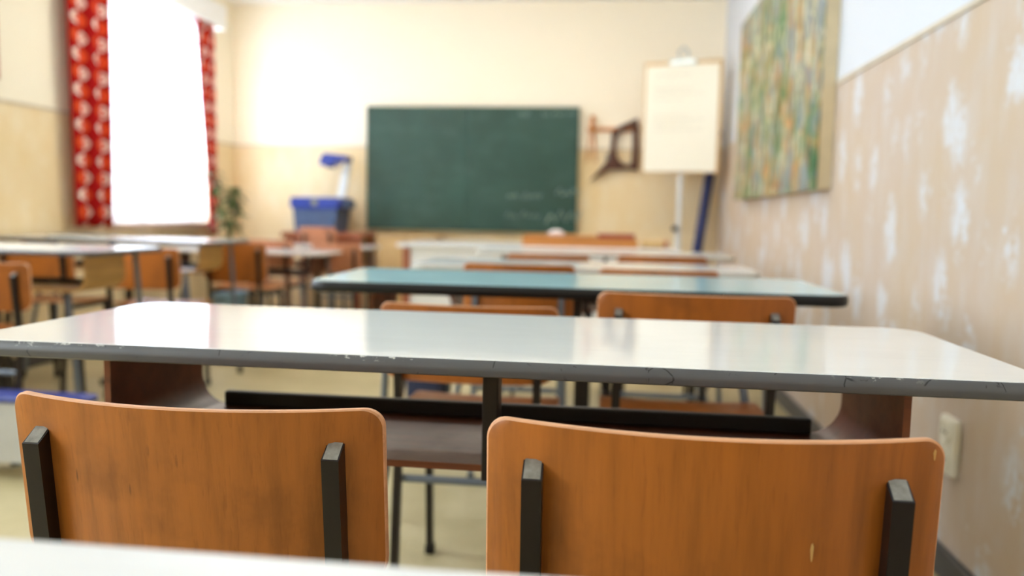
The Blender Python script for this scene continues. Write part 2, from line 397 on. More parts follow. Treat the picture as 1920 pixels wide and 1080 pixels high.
# ------------------------------------------------------------------ chairs
def make_chair(label, cx, yend, w=0.40, ztop=0.73, hb=0.175, zseat=0.45, wood='orange_a', sag=0.034, rec=5.0, rot=0.0, post='steel_dark', group='plywood school chairs', marks=()):
    """origin on the floor below the side ends of the backrest; +y is the sitter's forward"""
    o = thing('school_chair', label, 'chair', (cx, yend, 0), rot, group)
    tr = math.tan(math.radians(rec)); r = 0.020; th = 0.009; zb = ztop - hb; rb = 0.045
    def yback(x, z): return -sag * (1 - (2 * x / w) ** 2) + (ztop - z) * tr
    vs = sorted(set([zb + rb * (1 - math.cos(k * math.pi / 16)) for k in range(9)] + [zb + rb + (hb - r - rb) * k / 6 for k in range(7)] + [ztop - r * (1 - math.cos(k * math.pi / 16)) for k in range(9)]))
    def hw(z):
        d = ztop - z; x = w / 2
        if d < r: x -= r - math.sqrt(max(r * r - (r - d) ** 2, 0))
        d = z - zb
        if d < rb: x -= rb - math.sqrt(max(rb * rb - (rb - d) ** 2, 0))
        return x
    N = 24; bm = bmesh.new(); G = []
    # four layers give softly rounded rims
    for (dy, ins) in ((0.0, 0.0015), (-0.0015, 0.0), (-th + 0.0015, 0.0), (-th, 0.0015)):
        g = []
        for z in vs:
            h = hw(z) - ins; zz = zb + ins + (z - zb) * (hb - 2 * ins) / hb
            # the topmost row runs very slightly crowned
            g.append([bm.verts.new((h * (2 * k / N - 1), yback(h * (2 * k / N - 1), zz) + dy, zz)) for k in range(N + 1)])
        G.append(g)
    for g in (G[0], G[3]):
        for i in range(len(vs) - 1):
            for k in range(N): bm.faces.new((g[i][k], g[i][k + 1], g[i + 1][k + 1], g[i + 1][k]))
    def rim(g): return g[0][:] + [row[-1] for row in g[1:]] + g[-1][-2::-1] + [row[0] for row in g[-2:0:-1]]
    R4 = [rim(g) for g in G]; n = len(R4[0])
    for A, C in zip(R4, R4[1:]):
        for k in range(n):
            f = bm.faces.new((A[k], A[(k + 1) % n], C[(k + 1) % n], C[k])); f.material_index = 1
    obj('backrest', bm, [wood, 'ply_edge'], o, smooth=True)
    # posts: rectangular tube behind the backrest, slanted capped top, running down to the floor
    ph = 0.0088; pd = 0.019; px = w / 2 - 0.044; pz = ztop - 0.034
    for sgn in (-1, 1):
        x = sgn * px; yb = lambda z: yback(px, z) - th
        ylow = yb(zb) ; zl = zseat - 0.03
        yl = yb(zl)
        # section rings: front (touching ply) y and rear y
        secs = [(pz, pz - 0.012, yb(pz)), (zb, zb, yb(zb)), (zl, zl, yl), (0.02, 0.02, yl - 0.045)]
        bm = bmesh.new(); rings = []
        for zf, zr, yf in secs:
            pts = [(x - ph, yf, zf), (x + ph, yf, zf), (x + ph, yf - pd, zr), (x - ph, yf - pd, zr)]
            rings.append([bm.verts.new(p) for p in pts])
        for A, C in zip(rings, rings[1:]):
            for k in range(4): bm.faces.new((A[k], A[(k + 1) % 4], C[(k + 1) % 4], C[k]))
        bm.faces.new(rings[0]); bm.faces.new(rings[-1])
        bmesh.ops.bevel(bm, geom=[e for e in bm.edges if len(e.link_faces) == 2 and e.calc_face_angle(0) > 0.8], offset=0.0018, segments=2, affect='EDGES', profile=0.5)
        lg = obj('post', bm, post, o, smooth=True)
        yf = yb(pz); q = 0.0012
        a = [(yf - 0.0005, pz + q), (yf - pd + 0.0015, pz - 0.012 + q), (yf - pd + 0.0015, pz - 0.013), (yf - 0.0005, pz - 0.001)]
        bm = prism(a, x - ph + 0.0015, x + ph - 0.0015, 'yz')
        obj('post_cap', bm, 'cap', lg)
        obj('foot_cap', B(x - ph - 0.003, x + ph + 0.003, yl - 0.045 - pd - 0.003, yl - 0.042, 0, 0.025, bev=0.003), 'rubber', lg)
        yfront = 0.305
        lg = obj('front_leg', prism([(yfront - 0.01, zseat - 0.012), (yfront + 0.012, zseat - 0.012), (yfront + 0.042, 0.02), (yfront + 0.02, 0.02)], x - ph, x + ph, 'yz'), post, o)
        obj('foot_cap', B(x - ph - 0.003, x + ph + 0.003, yfront + 0.017, yfront + 0.046, 0, 0.025, bev=0.003), 'rubber', lg)
        obj('side_rail', B(x - ph, x + ph, yl - pd + 0.004, yfront + 0.01, zseat - 0.036, zseat - 0.0122), post, o)
    yr = yback(px, 0.33) - th
    obj('cross_bar', T([(-px, yr - 0.02, 0.325), (px, yr - 0.02, 0.325)], 0.009, 10), 'steel_grey', o, smooth=True)
    # seat: dished plywood with rounded front
    bm = bmesh.new(); ws = w - 0.02; y0, y1 = 0.02, 0.36; NX, NY = 12, 12; top, bot = [], []
    for j in range(NY + 1):
        v = j / NY; y = y0 + (y1 - y0) * v; d = min(v, 1 - v) * (y1 - y0); rr = 0.05
        h = ws / 2 - (rr - math.sqrt(max(rr * rr - (rr - d) ** 2, 0)) if d < rr else 0)
        rt, rb_ = [], []
        for i in range(NX + 1):
            x = h * (2 * i / NX - 1)
            z = zseat + 0.006 * (2 * x / ws) ** 2 - 0.014 * max(0, (v - 0.8) / 0.2) ** 2 + 0.010 * max(0, (0.2 - v) / 0.2) ** 2
            rt.append(bm.verts.new((x, y, z))); rb_.append(bm.verts.new((x, y, z - 0.011)))
        top.append(rt); bot.append(rb_)
    for j in range(NY):
        for i in range(NX):
            bm.faces.new((top[j][i], top[j][i + 1], top[j + 1][i + 1], top[j + 1][i])); bm.faces.new((bot[j][i], bot[j][i + 1], bot[j + 1][i + 1], bot[j + 1][i]))
    A, C = rim(top), rim(bot)
    for k in range(len(A)):
        f = bm.faces.new((A[k], A[(k + 1) % len(A)], C[(k + 1) % len(A)], C[k])); f.material_index = 1
    obj('seat', bm, [wood, 'ply_edge'], o, smooth=True)
    for (mx_, mz, mw, mh) in marks:     # dried paint drips on the back face
        n = 9; pts = [(mx_ + mw * 0.5 * math.cos(2 * math.pi * k / n) * (1.0 if math.sin(2 * math.pi * k / n) > 0 else 0.6), mz + mh * 0.5 * math.sin(2 * math.pi * k / n)) for k in range(n)]
        bm = bmesh.new(); a = [bm.verts.new((x, yback(x, z) - th + 0.0002, z)) for x, z in pts]; b = [bm.verts.new((x, yback(x, z) - th - 0.0006, z)) for x, z in pts]
        bm.faces.new(a); bm.faces.new(b)
        for k in range(n): bm.faces.new((a[k], a[(k + 1) % n], b[(k + 1) % n], b[k]))
        obj('paint_drip', bm, 'drip', o)
    return o
M['drip'] = plain('dried_cream_paint', srgb(214, 172, 104), 0.5)

make_chair('orange-brown plywood chair at the lower left, before the grey-edged desk', -0.413, 0.765, 0.40, 0.732, hb=0.205, zseat=0.40, sag=0.044, wood='orange_a', rec=6)
make_chair('amber-brown plywood chair at the lower right with pale paint drip on its back', 0.095, 0.70, 0.39, 0.747, hb=0.205, sag=0.042, wood='orange_b', rec=3.5,
           marks=((0.083, 0.652, 0.0035, 0.017), (0.184, 0.733, 0.003, 0.010)))
make_chair('orange chair at the pale blue desk, left of its two', -0.295, 1.735, 0.40, 0.727, wood='orange_c')
make_chair('orange chair at the pale blue desk, right of its two', 0.188, 1.665, 0.40, 0.772, wood='orange_c', zseat=0.475)
make_chair('orange chair at the white desk behind the blue one, left of its two', -0.29, 2.71, 0.385, 0.761, hb=0.25, wood='orange_c', post='steel_grey')
make_chair('orange chair at the white desk behind the blue one, right of its two', 0.182, 2.71, 0.40, 0.754, wood='orange_c')
make_chair('brown chair at the farthest desk of the right row, left of its two', -0.27, 3.83, 0.40, 0.743, wood='orange_c')
make_chair('brown chair at the farthest desk of the right row, right of its two', 0.27, 3.83, 0.42, 0.749, wood='orange_c')
make_chair('orange chair cut off by the left picture edge, at the nearest window-row desk', -2.22, 2.60, 0.40, 0.722, wood='orange_c')
make_chair('orange chair before the second window-row desk, nearer the aisle', -2.22, 3.60, 0.40, 0.735, hb=0.2, wood='orange_c')
make_chair('orange chair before the second window-row desk, nearer the window', -2.78, 3.62, 0.40, 0.735, hb=0.2, wood='orange_c')
make_chair('orange chair with dark post right behind the second window-row desk', -2.21, 4.56, 0.40, 0.728, hb=0.24, wood='orange_c')
make_chair('salmon plywood chair right behind the low white desk, nearer the aisle', -1.90, 5.50, 0.36, 0.70, hb=0.2, wood='salmon', zseat=0.40)
make_chair('salmon plywood chair right behind the low white desk, nearer the window', -2.40, 5.50, 0.36, 0.715, hb=0.2, wood='salmon', zseat=0.40)
make_chair('brown chair whose curved back stands before the blue projector', -2.27, 6.12, 0.30, 0.80, hb=0.2, wood='salmon', zseat=0.44, sag=0.02)

# ------------------------------------------------------------------ blackboard wall
t = NT('green_chalkboard'); v = t.coords((1, 1, 0.7)); n = t.noise(v, 2.2, 6, 0.6, 0.4); n2 = t.noise(t.coords((0.4, 1, 1)), 9, 5, 0.65)
g = t.ramp(n, [(0.3, srgb(31, 64, 54)), (0.7, srgb(42, 79, 70))])
t.col(t.mix(t.math('MULTIPLY', t.ramp(n2, [(0.5, BW0), (0.8, BW1)]), 0.22), g, srgb(100, 130, 122)))
M['board'] = t.set(0.38, 0, 0.45)
M['alu'] = plain('aluminium_rail', srgb(120, 128, 126), 0.4, 0.6)
M['wood_warm'] = plywood('warm_wood', srgb(196, 128, 62), 0.8, 0.42, 1.3, 'x', 0.2)
M['wood_red'] = plywood('red_brown_wood', srgb(168, 98, 66), 0.8, 0.42, 2.3, 'x', 0.2)
M['wood_tan'] = plywood('tan_wood', srgb(206, 172, 120), 0.9, 0.5, 4.4, 'z', 0.1)
M['wood_dark'] = plywood('dark_brown_wood', srgb(82, 44, 28), 0.7, 0.35, 7.4, 'z', 0.3)
M['chalk'] = plain('chalk', srgb(170, 190, 184), 0.9, var=0.15)
M['paper'] = plain('cream_paper', srgb(240, 235, 218), 0.7, var=0.01)
M['ink'] = plain('faint_ink', srgb(130, 122, 116), 0.8)
bx0, bx1, bz0, bz1, by = -2.045, -0.243, 0.785, 1.825, YF - 0.06
o = thing('blackboard', 'large green chalkboard of two panels with faint chalk writing on the front wall', 'blackboard', (0, by, bz0))
mid = (bx0 + bx1) / 2 - 0.03
for a, b in ((bx0 + 0.012, mid - 0.0015), (mid + 0.0015, bx1 - 0.012)): obj('panel', B(a, b, 0, 0.03, 0.012, bz1 - bz0 - 0.012), 'board', o)
bm = bmesh.new(); hh = bz1 - bz0
for q in ((bx0, bx0 + 0.012, -0.004, 0.03, 0, hh), (bx1 - 0.012, bx1, -0.004, 0.03, 0, hh), (bx0, bx1, -0.004, 0.03, 0, 0.012), (bx0, bx1, -0.004, 0.03, hh - 0.012, hh)): box(bm, *q)
obj('frame', bm, 'board', o)
obj('mounting_rail', B(bx0 + 0.2, bx1 - 0.2, 0.03, 0.058, hh * 0.3, hh * 0.7), 'alu', o)
def scribble(x0, z0, length, h, seed, gap=0.3):
    rnd = random.Random(seed); bm = bmesh.new(); x = x0
    while x < x0 + length:
        pts = []; k = rnd.randint(4, 8)
        for i in range(k): pts.append((x + i * h * 0.32, -0.0005, z0 + (h * rnd.uniform(0.45, 1.0) if i % 2 else h * rnd.uniform(0, 0.25))))
        tube(bm, pts, h * 0.055, 4); x += k * h * 0.32 + h * gap
    return bm
for k, (x0, z0, ln, hh_) in enumerate(((-0.83, 1.06, 0.24, 0.07), (-0.84, 0.90, 0.30, 0.07), (-0.50, 0.86, 0.05, 0.13), (-0.42, 1.09, 0.08, 0.09), (-0.74, 1.745, 0.10, 0.05), (-0.55, 1.75, 0.24, 0.045))):
    q = scribble(x0, z0 - bz0, ln, hh_, k + 3); wr = obj('chalk_writing', q, 'chalk', o); wr['kind'] = 'stuff'

# low tan cupboard under the left end of the board
o = thing('low_cupboard', 'low tan wooden cupboard under the left end of the chalkboard', 'cupboard', (-1.60, 6.30, 0))
obj('body', B(-0.24, 0.24, 0.02, 0.40, 0.05, 0.72, bev=0.003), 'wood_tan', o); obj('top', B(-0.25, 0.25, 0.0, 0.41, 0.72, 0.745, bev=0.004), 'wood_tan', o)
obj('plinth', B(-0.22, 0.22, 0.05, 0.38, 0, 0.05), 'dark', o)
for sg in (-1, 1):
    d = obj('door', B(*sorted((sg * 0.004, sg * 0.232)), 0.004, 0.02, 0.06, 0.71, bev=0.003), 'wood_tan', o)
    obj('knob', lathe([(0.006, 0), (0.006, 0.01), (0.012, 0.016), (0.006, 0.022)], 12), 'wood_red', d, (sg * 0.025, 0.004, 0.42)).rotation_euler = (math.pi / 2, 0, 0)

# teacher's table
o = thing('teacher_table', 'teacher table with white front panel and brown legs below the chalkboard', 'table', (-0.43, 4.92, 0))
obj('tabletop', B(-0.88, 0.88, 0, 0.68, 0.712, 0.738, bev=0.004), 'lam_light', o)
obj('front_panel', B(-0.80, 0.80, 0.045, 0.063, 0.28, 0.711), 'white', o)
obj('apron', B(-0.80, 0.80, 0.60, 0.62, 0.62, 0.711), 'wood_warm', o)
for sx in (-1, 1):
    for yy in (0.03, 0.60): obj('leg', B(*sorted((sx * 0.80, sx * 0.85)), yy, yy + 0.05, 0, 0.712, bev=0.004), 'wood_red', o)

o = thing('wooden_tray', 'shallow orange-brown wooden box lying on the teacher table', 'box', (-0.16, 5.02, 0.738))
bm = bmesh.new()
obj('base', B(-0.36, 0.36, 0.0, 0.30, 0, 0.012), 'wood_warm', o)
for q in ((-0.36, 0.36, -0.012, 0.0), (-0.36, 0.36, 0.30, 0.312)): obj('long_side', B(q[0], q[1], q[2], q[3], 0, 0.055, bev=0.002), 'wood_warm', o)
for q in ((-0.36, -0.348), (0.348, 0.36)): obj('short_side', B(q[0], q[1], 0.0005, 0.2995, 0.0125, 0.055, bev=0.002), 'wood_warm', o)
obj('lid', B(-0.362, 0.10, -0.013, 0.313, 0.0555, 0.066, bev=0.003), 'wood_warm', o)
M['sponge'] = plain('white_sponge', srgb(236, 226, 226), 0.9, var=0.1, scale=40)
o = thing('sponge', 'white sponge and cloth lump on the wooden box', 'sponge', (-0.31, 5.08, 0.804))
bm = bmesh.new(); bmesh.ops.create_icosphere(bm, subdivisions=3, radius=1)
for vv in bm.verts:
    n_ = 1 + 0.18 * math.sin(4 * vv.co.x + 2) * math.cos(5 * vv.co.y) + 0.1 * math.sin(9 * vv.co.z)
    vv.co = Vector((vv.co.x * 0.055 * n_, vv.co.y * 0.035 * n_, max(vv.co.z, -0.8) * 0.019 * n_ + 0.0155))
obj('cloth', bm, 'sponge', o, smooth=True)
obj('cushion', B(-0.05, 0.05, -0.03, 0.03, 0, 0.012, bev=0.004), 'sponge', o)
M['redbox'] = plain('red_brown_card', srgb(176, 78, 66), 0.6)
o = thing('card_box', 'flat red-brown box standing in the wooden box', 'box', (0.07, 5.035, 0.7505))
obj('body', B(-0.118, 0.11, 0, 0.10, 0, 0.062, bev=0.003), 'redbox', o); obj('lid', B(-0.121, 0.113, -0.003, 0.103, 0.062, 0.072, bev=0.002), 'redbox', o)
o = thing('map_roll', 'rolled cream wall map with brown knob lying on the teacher table', 'map roll', (0.30, 5.06, 0.738))
obj('roll', T([(-0.075, 0, 0.028), (0.06, 0, 0.028)], 0.028, 20), 'wood_tan', o, smooth=True)
obj('rod_knob', T([(0.06, 0, 0.028), (0.068, 0, 0.028), (0.085, 0, 0.028), (0.092, 0, 0.028)], 0.02, 16, radii=[0.012, 0.024, 0.024, 0.012]), 'wood_red', o, smooth=True)

# big wooden drawing tools on the wall
o = thing('tool_rack', 'wooden wall rail with pegs right of the chalkboard', 'wall rack', (0.04, YF, 1.65))
obj('rail', B(-0.215, 0.215, -0.02, 0, -0.016, 0.016, bev=0.003), 'wood_warm', o)
for x in (-0.17, 0.02, 0.145): obj('peg', T([(x, -0.02, 0), (x, -0.075, 0.008)], 0.007, 10), 'wood_warm', o, smooth=True)
o = thing('board_compass', 'slim orange wooden chalkboard compass hanging beside the chalkboard', 'compass', (-0.135, YF - 0.035, 1.40))
obj('head', B(-0.02, 0.02, -0.012, 0.012, 0.27, 0.36, bev=0.005), 'wood_warm', o)
for sg in (-1, 1): obj('arm', T([(0.008 * sg, 0, 0.275), (0.035 * sg, 0, -0.02)], 0.009, 8, radii=[0.009, 0.006]), 'wood_warm', o, smooth=True)
o = thing('set_square', 'dark brown wooden set square with open centre hanging right of the chalkboard', 'set square', (0.10, YF - 0.045, 1.48))
outer = [(0.136, 0.262), (-0.01, 0.196), (-0.072, 0.15), (-0.082, 0.0), (-0.12, -0.11), (-0.25, -0.262), (-0.09, -0.165), (0.05, -0.155), (0.152, -0.165), (0.15, 0.05)]
inner = [(0.095, 0.195), (0.0, 0.15), (-0.03, 0.115), (-0.038, 0.01), (-0.025, -0.045), (-0.012, -0.075), (0.015, -0.105), (0.05, -0.118), (0.094, -0.11), (0.1, 0.05)]
bm = bmesh.new(); n = len(outer)
vv = [[bm.verts.new((x, d, z)) for x, z in pts] for pts, d in ((outer, -0.011), (inner, -0.011), (inner, 0.011), (outer, 0.011))]
for A, C in zip(vv, vv[1:] + vv[:1]):
    for k in range(n): bm.faces.new((A[k], A[(k + 1) % n], C[(k + 1) % n], C[k]))
obj('frame', bm, 'wood_dark', o)
obj('handle', T([(0.02, -0.012, -0.135), (0.02, -0.035, -0.13), (0.08, -0.035, -0.13), (0.08, -0.012, -0.135)], 0.008, 8), 'wood_dark', o, smooth=True)
obj('metal_plate', B(-0.115, -0.09, -0.0135, -0.011, -0.085, -0.03), 'cap', o)

# flip chart in the corner
o = thing('flip_chart', 'flip chart on a white pole with cream paper sheet clipped on', 'flip chart', (0.545, 6.25, 0), math.radians(-16))
obj('board', B(-0.295, 0.295, 0, 0.035, 1.275, 2.115, bev=0.004), 'wood_tan', o)
ph = obj('paper_sheet', B(-0.278, 0.272, -0.006, -0.0005, 1.285, 2.085), 'paper', o)
for r_, zz in enumerate((2.00, 1.90, 1.865, 1.82, 1.70, 1.665, 1.63, 1.59)):
    tx = scribble(-0.2, zz, (0.25, 0.3, 0.34, 0.2, 0.22, 0.36, 0.24, 0.34)[r_], 0.02, 40 + r_, 0.6)
    q = obj('handwriting', tx, 'ink', ph, (0, -0.0065, 0)); q['kind'] = 'stuff'
M['chrome'] = plain('pale_steel', srgb(196, 204, 204), 0.3, 0.7)
cl = obj('clamp', B(-0.10, 0.10, -0.018, 0.045, 2.085, 2.125, bev=0.006), 'chrome', o)
obj('clamp_lever', T([(-0.03, 0.0, 2.125), (-0.035, -0.005, 2.18), (0.0, -0.008, 2.215), (0.035, -0.005, 2.18), (0.03, 0.0, 2.125)], 0.012, 8), 'chrome', cl, smooth=True)
M['greywhite'] = plain('pale_grey_enamel', srgb(222, 226, 228), 0.3)
obj('pole', T([(0, 0.055, 0.10), (0, 0.055, 1.9)], 0.019, 16), 'greywhite', o, smooth=True)
obj('lower_tube', T([(0, 0.055, 0.06), (0, 0.055, 0.84)], 0.024, 16), 'greywhite', o, smooth=True)
obj('knob', T([(-0.02, 0.04, 0.85), (-0.02, -0.005, 0.85)], 0.022, 14), 'rubber', o, smooth=True)
for a in (90, 210, 330):
    dx, dy = math.cos(math.radians(a)), math.sin(math.radians(a))
    obj('foot', T([(0, 0.055, 0.08), (dx * 0.30, 0.055 + dy * 0.27, 0.02)], 0.014, 10), 'greywhite', o, smooth=True)
M['navy'] = plain('navy_blue_card', srgb(22, 38, 98), 0.45)
o = thing('blue_tube', 'long navy blue tube leaning in the corner behind the flip chart', 'tube', (0.66, 6.55, 0))
obj('tube', T([(0, 0, 0.012), (0.205, 0.10, 1.62)], 0.040, 20), 'navy', o, smooth=True)
obj('end_cap', T([(0.2048, 0.0999, 1.618), (0.2065, 0.1008, 1.634)], 0.042, 20), 'rubber', o, smooth=True)

# ------------------------------------------------------------------ overhead projector on its table
o = thing('side_table', 'red-brown wooden table carrying the blue overhead projector', 'table', (-2.30, 6.27, 0))
obj('tabletop', B(-0.34, 0.34, 0, 0.44, 0.715, 0.755, bev=0.004), 'wood_red', o)
obj('apron', B(-0.29, 0.29, 0.03, 0.05, 0.63, 0.715), 'wood_red', o)
for sx in (-1, 1):
    for yy in (0.02, 0.38): obj('leg', B(*sorted((sx * 0.28, sx * 0.32)), yy, yy + 0.04, 0, 0.715, bev=0.003), 'wood_red', o)
M['blue'] = plain('blue_plastic', srgb(34, 60, 150), 0.35)
M['bluegrey'] = plain('slate_blue_plastic', srgb(72, 92, 128), 0.45)
o = thing('overhead_projector', 'blue overhead projector with white arm and blue lens head', 'projector', (-2.36, 6.47, 0.755))
obj('housing', prism([(-0.17, 0.0), (0.16, 0.0), (0.185, 0.19), (-0.19, 0.19)], -0.17, 0.17), 'bluegrey', o)
st = obj('stage', prism([(-0.18, 0.19), (0.175, 0.19), (0.205, 0.215), (0.20, 0.285), (-0.20, 0.285), (-0.21, 0.215)], -0.185, 0.185), 'blue', o)
M['badge'] = plain('dull_brass', srgb(140, 140, 100), 0.4, 0.3)
obj('badge', lathe([(0.028, -0.004), (0.028, 0.0)], 20), 'badge', st, (0.0, -0.186, 0.245)).rotation_euler = (math.pi / 2, 0, 0)
obj('stage_glass', B(-0.15, 0.15, -0.15, 0.15, 0.285, 0.291), 'greywhite', st)
obj('side_pocket', B(0.205, 0.255, -0.10, 0.10, 0.20, 0.265, bev=0.008), 'bluegrey', o)
obj('arm', prism([(0.085, 0.27), (0.15, 0.27), (0.205, 0.60), (0.155, 0.60)], 0.10, 0.15), 'greywhite', o)
hd = obj('lens_head', prism([(-0.02, 0.555), (0.10, 0.555), (0.13, 0.60), (0.205, 0.585), (0.21, 0.635), (0.02, 0.655), (-0.01, 0.62)], -0.02, 0.15), 'blue', o)
obj('lens', lathe([(0.04, 0), (0.04, 0.02)], 20), 'dark', hd, (0.05, 0.06, 0.537))

# ------------------------------------------------------------------ plant by the window
M['leaf'] = plain('green_leaf', srgb(72, 96, 48), 0.45, var=0.3, scale=8)
M['stem'] = plain('green_brown_stem', srgb(96, 92, 52), 0.6)
M['pot'] = plain('pale_blue_glaze', srgb(138, 170, 190), 0.3)
M['soil'] = plain('soil', srgb(60, 46, 36), 0.9)
o = thing('potted_plant', 'tall leafy green plant in a pot between window and front wall', 'plant', (-2.90, 5.90, 0))
obj('pot', lathe([(0.10, 0), (0.14, 0.26), (0.15, 0.26), (0.15, 0.29), (0.13, 0.29), (0.13, 0.27)], 24), 'pot', o, smooth=True)
obj('soil', lathe([(0.128, 0.255), (0.128, 0.268)], 20), 'soil', o)
rnd = random.Random(5)
stems = [[(0, 0, 0.26), (0.0, 0, 0.6), (-0.01, 0.0, 0.9), (0.02, 0, 1.09)], [(0.02, 0.03, 0.26), (0.0, 0.02, 0.7), (-0.07, -0.03, 1.0), (-0.11, -0.06, 1.22)], [(-0.02, 0, 0.26), (0.03, -0.02, 0.8), (0.09, -0.02, 1.09)]]
def leaf(base, d, ln, wd):
    d = Vector(d).normalized(); a = d.cross(Vector((0, 0, 1)));  a = a.normalized() if a.length > 0.01 else Vector((1, 0, 0)); u = a.cross(d)
    bm = bmesh.new(); prev = None; base = Vector(base)
    for k in range(6):
        f = k / 5; c_ = base + d * ln * f - Vector((0, 0, 1)) * ln * 0.35 * f * f; h = wd * math.sin(math.pi * min(0.97, 0.06 + f * 0.93)) * 0.5
        row = [bm.verts.new(c_ - a * h + u * h * 0.3), bm.verts.new(c_), bm.verts.new(c_ + a * h + u * h * 0.3)]
        if prev:
            for i in range(2): bm.faces.new((prev[i], prev[i + 1], row[i + 1], row[i]))
        prev = row
    return bm
for st_ in stems:
    so = obj('stem', T(st_, 0.008, 8), 'stem', o, smooth=True)
    for k in range(44):
        f = rnd.uniform(0.45, 1.0); q = f * (len(st_) - 1); i = min(int(q), len(st_) - 2); p = Vector(st_[i]).lerp(Vector(st_[i + 1]), q - i)
        a = rnd.uniform(0, 6.283); obj('leaf', leaf(p, (math.cos(a), math.sin(a), rnd.uniform(-0.3, 0.7)), rnd.uniform(0.09, 0.15), rnd.uniform(0.028, 0.046)), 'leaf', so, smooth=True)

# ------------------------------------------------------------------ curtains
t = NT('red_print_curtain')
tc = t.add('ShaderNodeUVMap'); sx = t.add('ShaderNodeSeparateXYZ'); t.link(tc.outputs[0], sx.inputs[0])
PX, PZ = 0.125, 0.105
cu = t.math('DIVIDE', sx.outputs[0], PX); cz = t.math('DIVIDE', sx.outputs[1], PZ)
par = t.math('MODULO', t.math('ADD', t.math('FLOOR', cu), t.math('FLOOR', cz)), 2.0)
fu = t.math('SUBTRACT', t.math('FRACT', cu), 0.5); fz = t.math('SUBTRACT', t.math('FRACT', cz), 0.5)
rad = t.math('SQRT', t.math('ADD', t.math('MULTIPLY', fu, fu), t.math('MULTIPLY', fz, fz)))
dot = t.ramp(rad, [(0.36, BW1), (0.42, BW0)])
ring = t.math('MULTIPLY', t.ramp(rad, [(0.10, BW0), (0.15, BW1)]), t.ramp(rad, [(0.20, BW1), (0.24, BW0)]))
petal = t.ramp(t.noise(tc.outputs[0], 38, 3, 0.6), [(0.40, BW0), (0.5, BW1)])
white = t.mix(ring, t.mix(petal, srgb(214, 150, 130), srgb(240, 226, 216)), srgb(206, 60, 44))
dcol = t.mix(par, t.mix(ring, srgb(222, 84, 40), srgb(206, 58, 34)), white)
cc = t.mix(dot, srgb(166, 22, 22), dcol); t.col(cc)
out = t.n['Material Output']; tl = t.add('ShaderNodeBsdfTranslucent'); t.link(cc, tl.inputs[0])
mxs = t.add('ShaderNodeMixShader'); mxs.inputs[0].default_value = 0.08; t.set(0.85, 0, 0.1)
t.link(t.b.outputs[0], mxs.inputs[1]); t.link(tl.outputs[0], mxs.inputs[2]); t.link(mxs.outputs[0], out.inputs[0]); M['curtain'] = t.m
def drape(name, yt0, yt1, yb0, yb1, z0, z1, x, amp, folds, mat, parent, cloth_w, seed=0, thick=0.003):
    rnd = random.Random(seed); NU, NV = folds * 12, 24; ph = [rnd.uniform(0, 6.28) for _ in range(4)]
    bm = bmesh.new(); uv = bm.loops.layers.uv.new('UVMap'); rows = []
    for j in range(NV + 1):
        v_ = j / NV; z = z1 + (z0 - z1) * v_; a0 = yt0 + (yb0 - yt0) * v_ ** 1.4; a1 = yt1 + (yb1 - yt1) * v_ ** 1.4; row = []
        for i in range(NU + 1):
            u_ = i / NU; sw = 2 * math.pi * folds * u_
            y = a0 + (a1 - a0) * (u_ + 0.02 * math.sin(2 * sw + ph[1])); xx = x + amp * (0.75 + 0.35 * v_) * math.sin(sw + 0.5 * math.sin(2.2 * v_ + ph[0])) + 0.3 * amp * math.sin(2.3 * sw / folds * 2 + ph[2])
            row.append((bm.verts.new((xx, y, z)), (u_ * cloth_w, z)))
        rows.append(row)
    for j in range(NV):
        for i in range(NU):
            q = (rows[j][i], rows[j][i + 1], rows[j + 1][i + 1], rows[j + 1][i]); f = bm.faces.new([k[0] for k in q])
            for lp, k in zip(f.loops, q): lp[uv].uv = k[1]
    o = obj(name, bm, mat, parent, smooth=True)
    md = o.modifiers.new('thickness', 'SOLIDIFY'); md.thickness = thick
    return o
o = thing('red_curtain', 'red curtain with white and orange round flowers, left side of the window', 'curtain', (XL, 4.66, 0), 0, 'red curtains')
drape('cloth', -0.20, 0.21, -0.15, 0.20, 0.80, 2.44, 0.075, 0.026, 2, 'curtain', o, 0.50, 1)
o = thing('red_curtain', 'narrow red patterned curtain on the right side of the window', 'curtain', (XL, 6.08, 0), 0, 'red curtains')
drape('cloth', -0.16, 0.15, 0.02, 0.14, 0.72, 2.44, 0.10, 0.022, 2, 'curtain', o, 0.45, 2)
o = thing('net_curtain', 'sheer white net curtain over the bright window', 'curtain', (XL, 5.5, 0))
drape('cloth', -0.58, 0.62, -0.58, 0.70, 0.83, 2.42, 0.026, 0.008, 16, 'sheer', o, 2.4, 3, 0.0006)
o = thing('curtain_rail', 'cream curtain box along the top of the window', 'curtain rail', (XL, 5.5, 2.44))
obj('cover_board', B(0.14, 0.16, -1.12, 0.80, -0.07, 0.10, bev=0.003), 'white', o); obj('top_board', B(0, 0.16, -1.12, 0.80, 0.10, 0.115), 'white', o)
obj('rail', B(0.09, 0.11, -1.10, 0.78, 0.0, 0.02), 'white', o)
for y in (-1.12, 0.785): obj('end_board', B(0, 0.139, y, y + 0.015, -0.07, 0.0995), 'white', o)

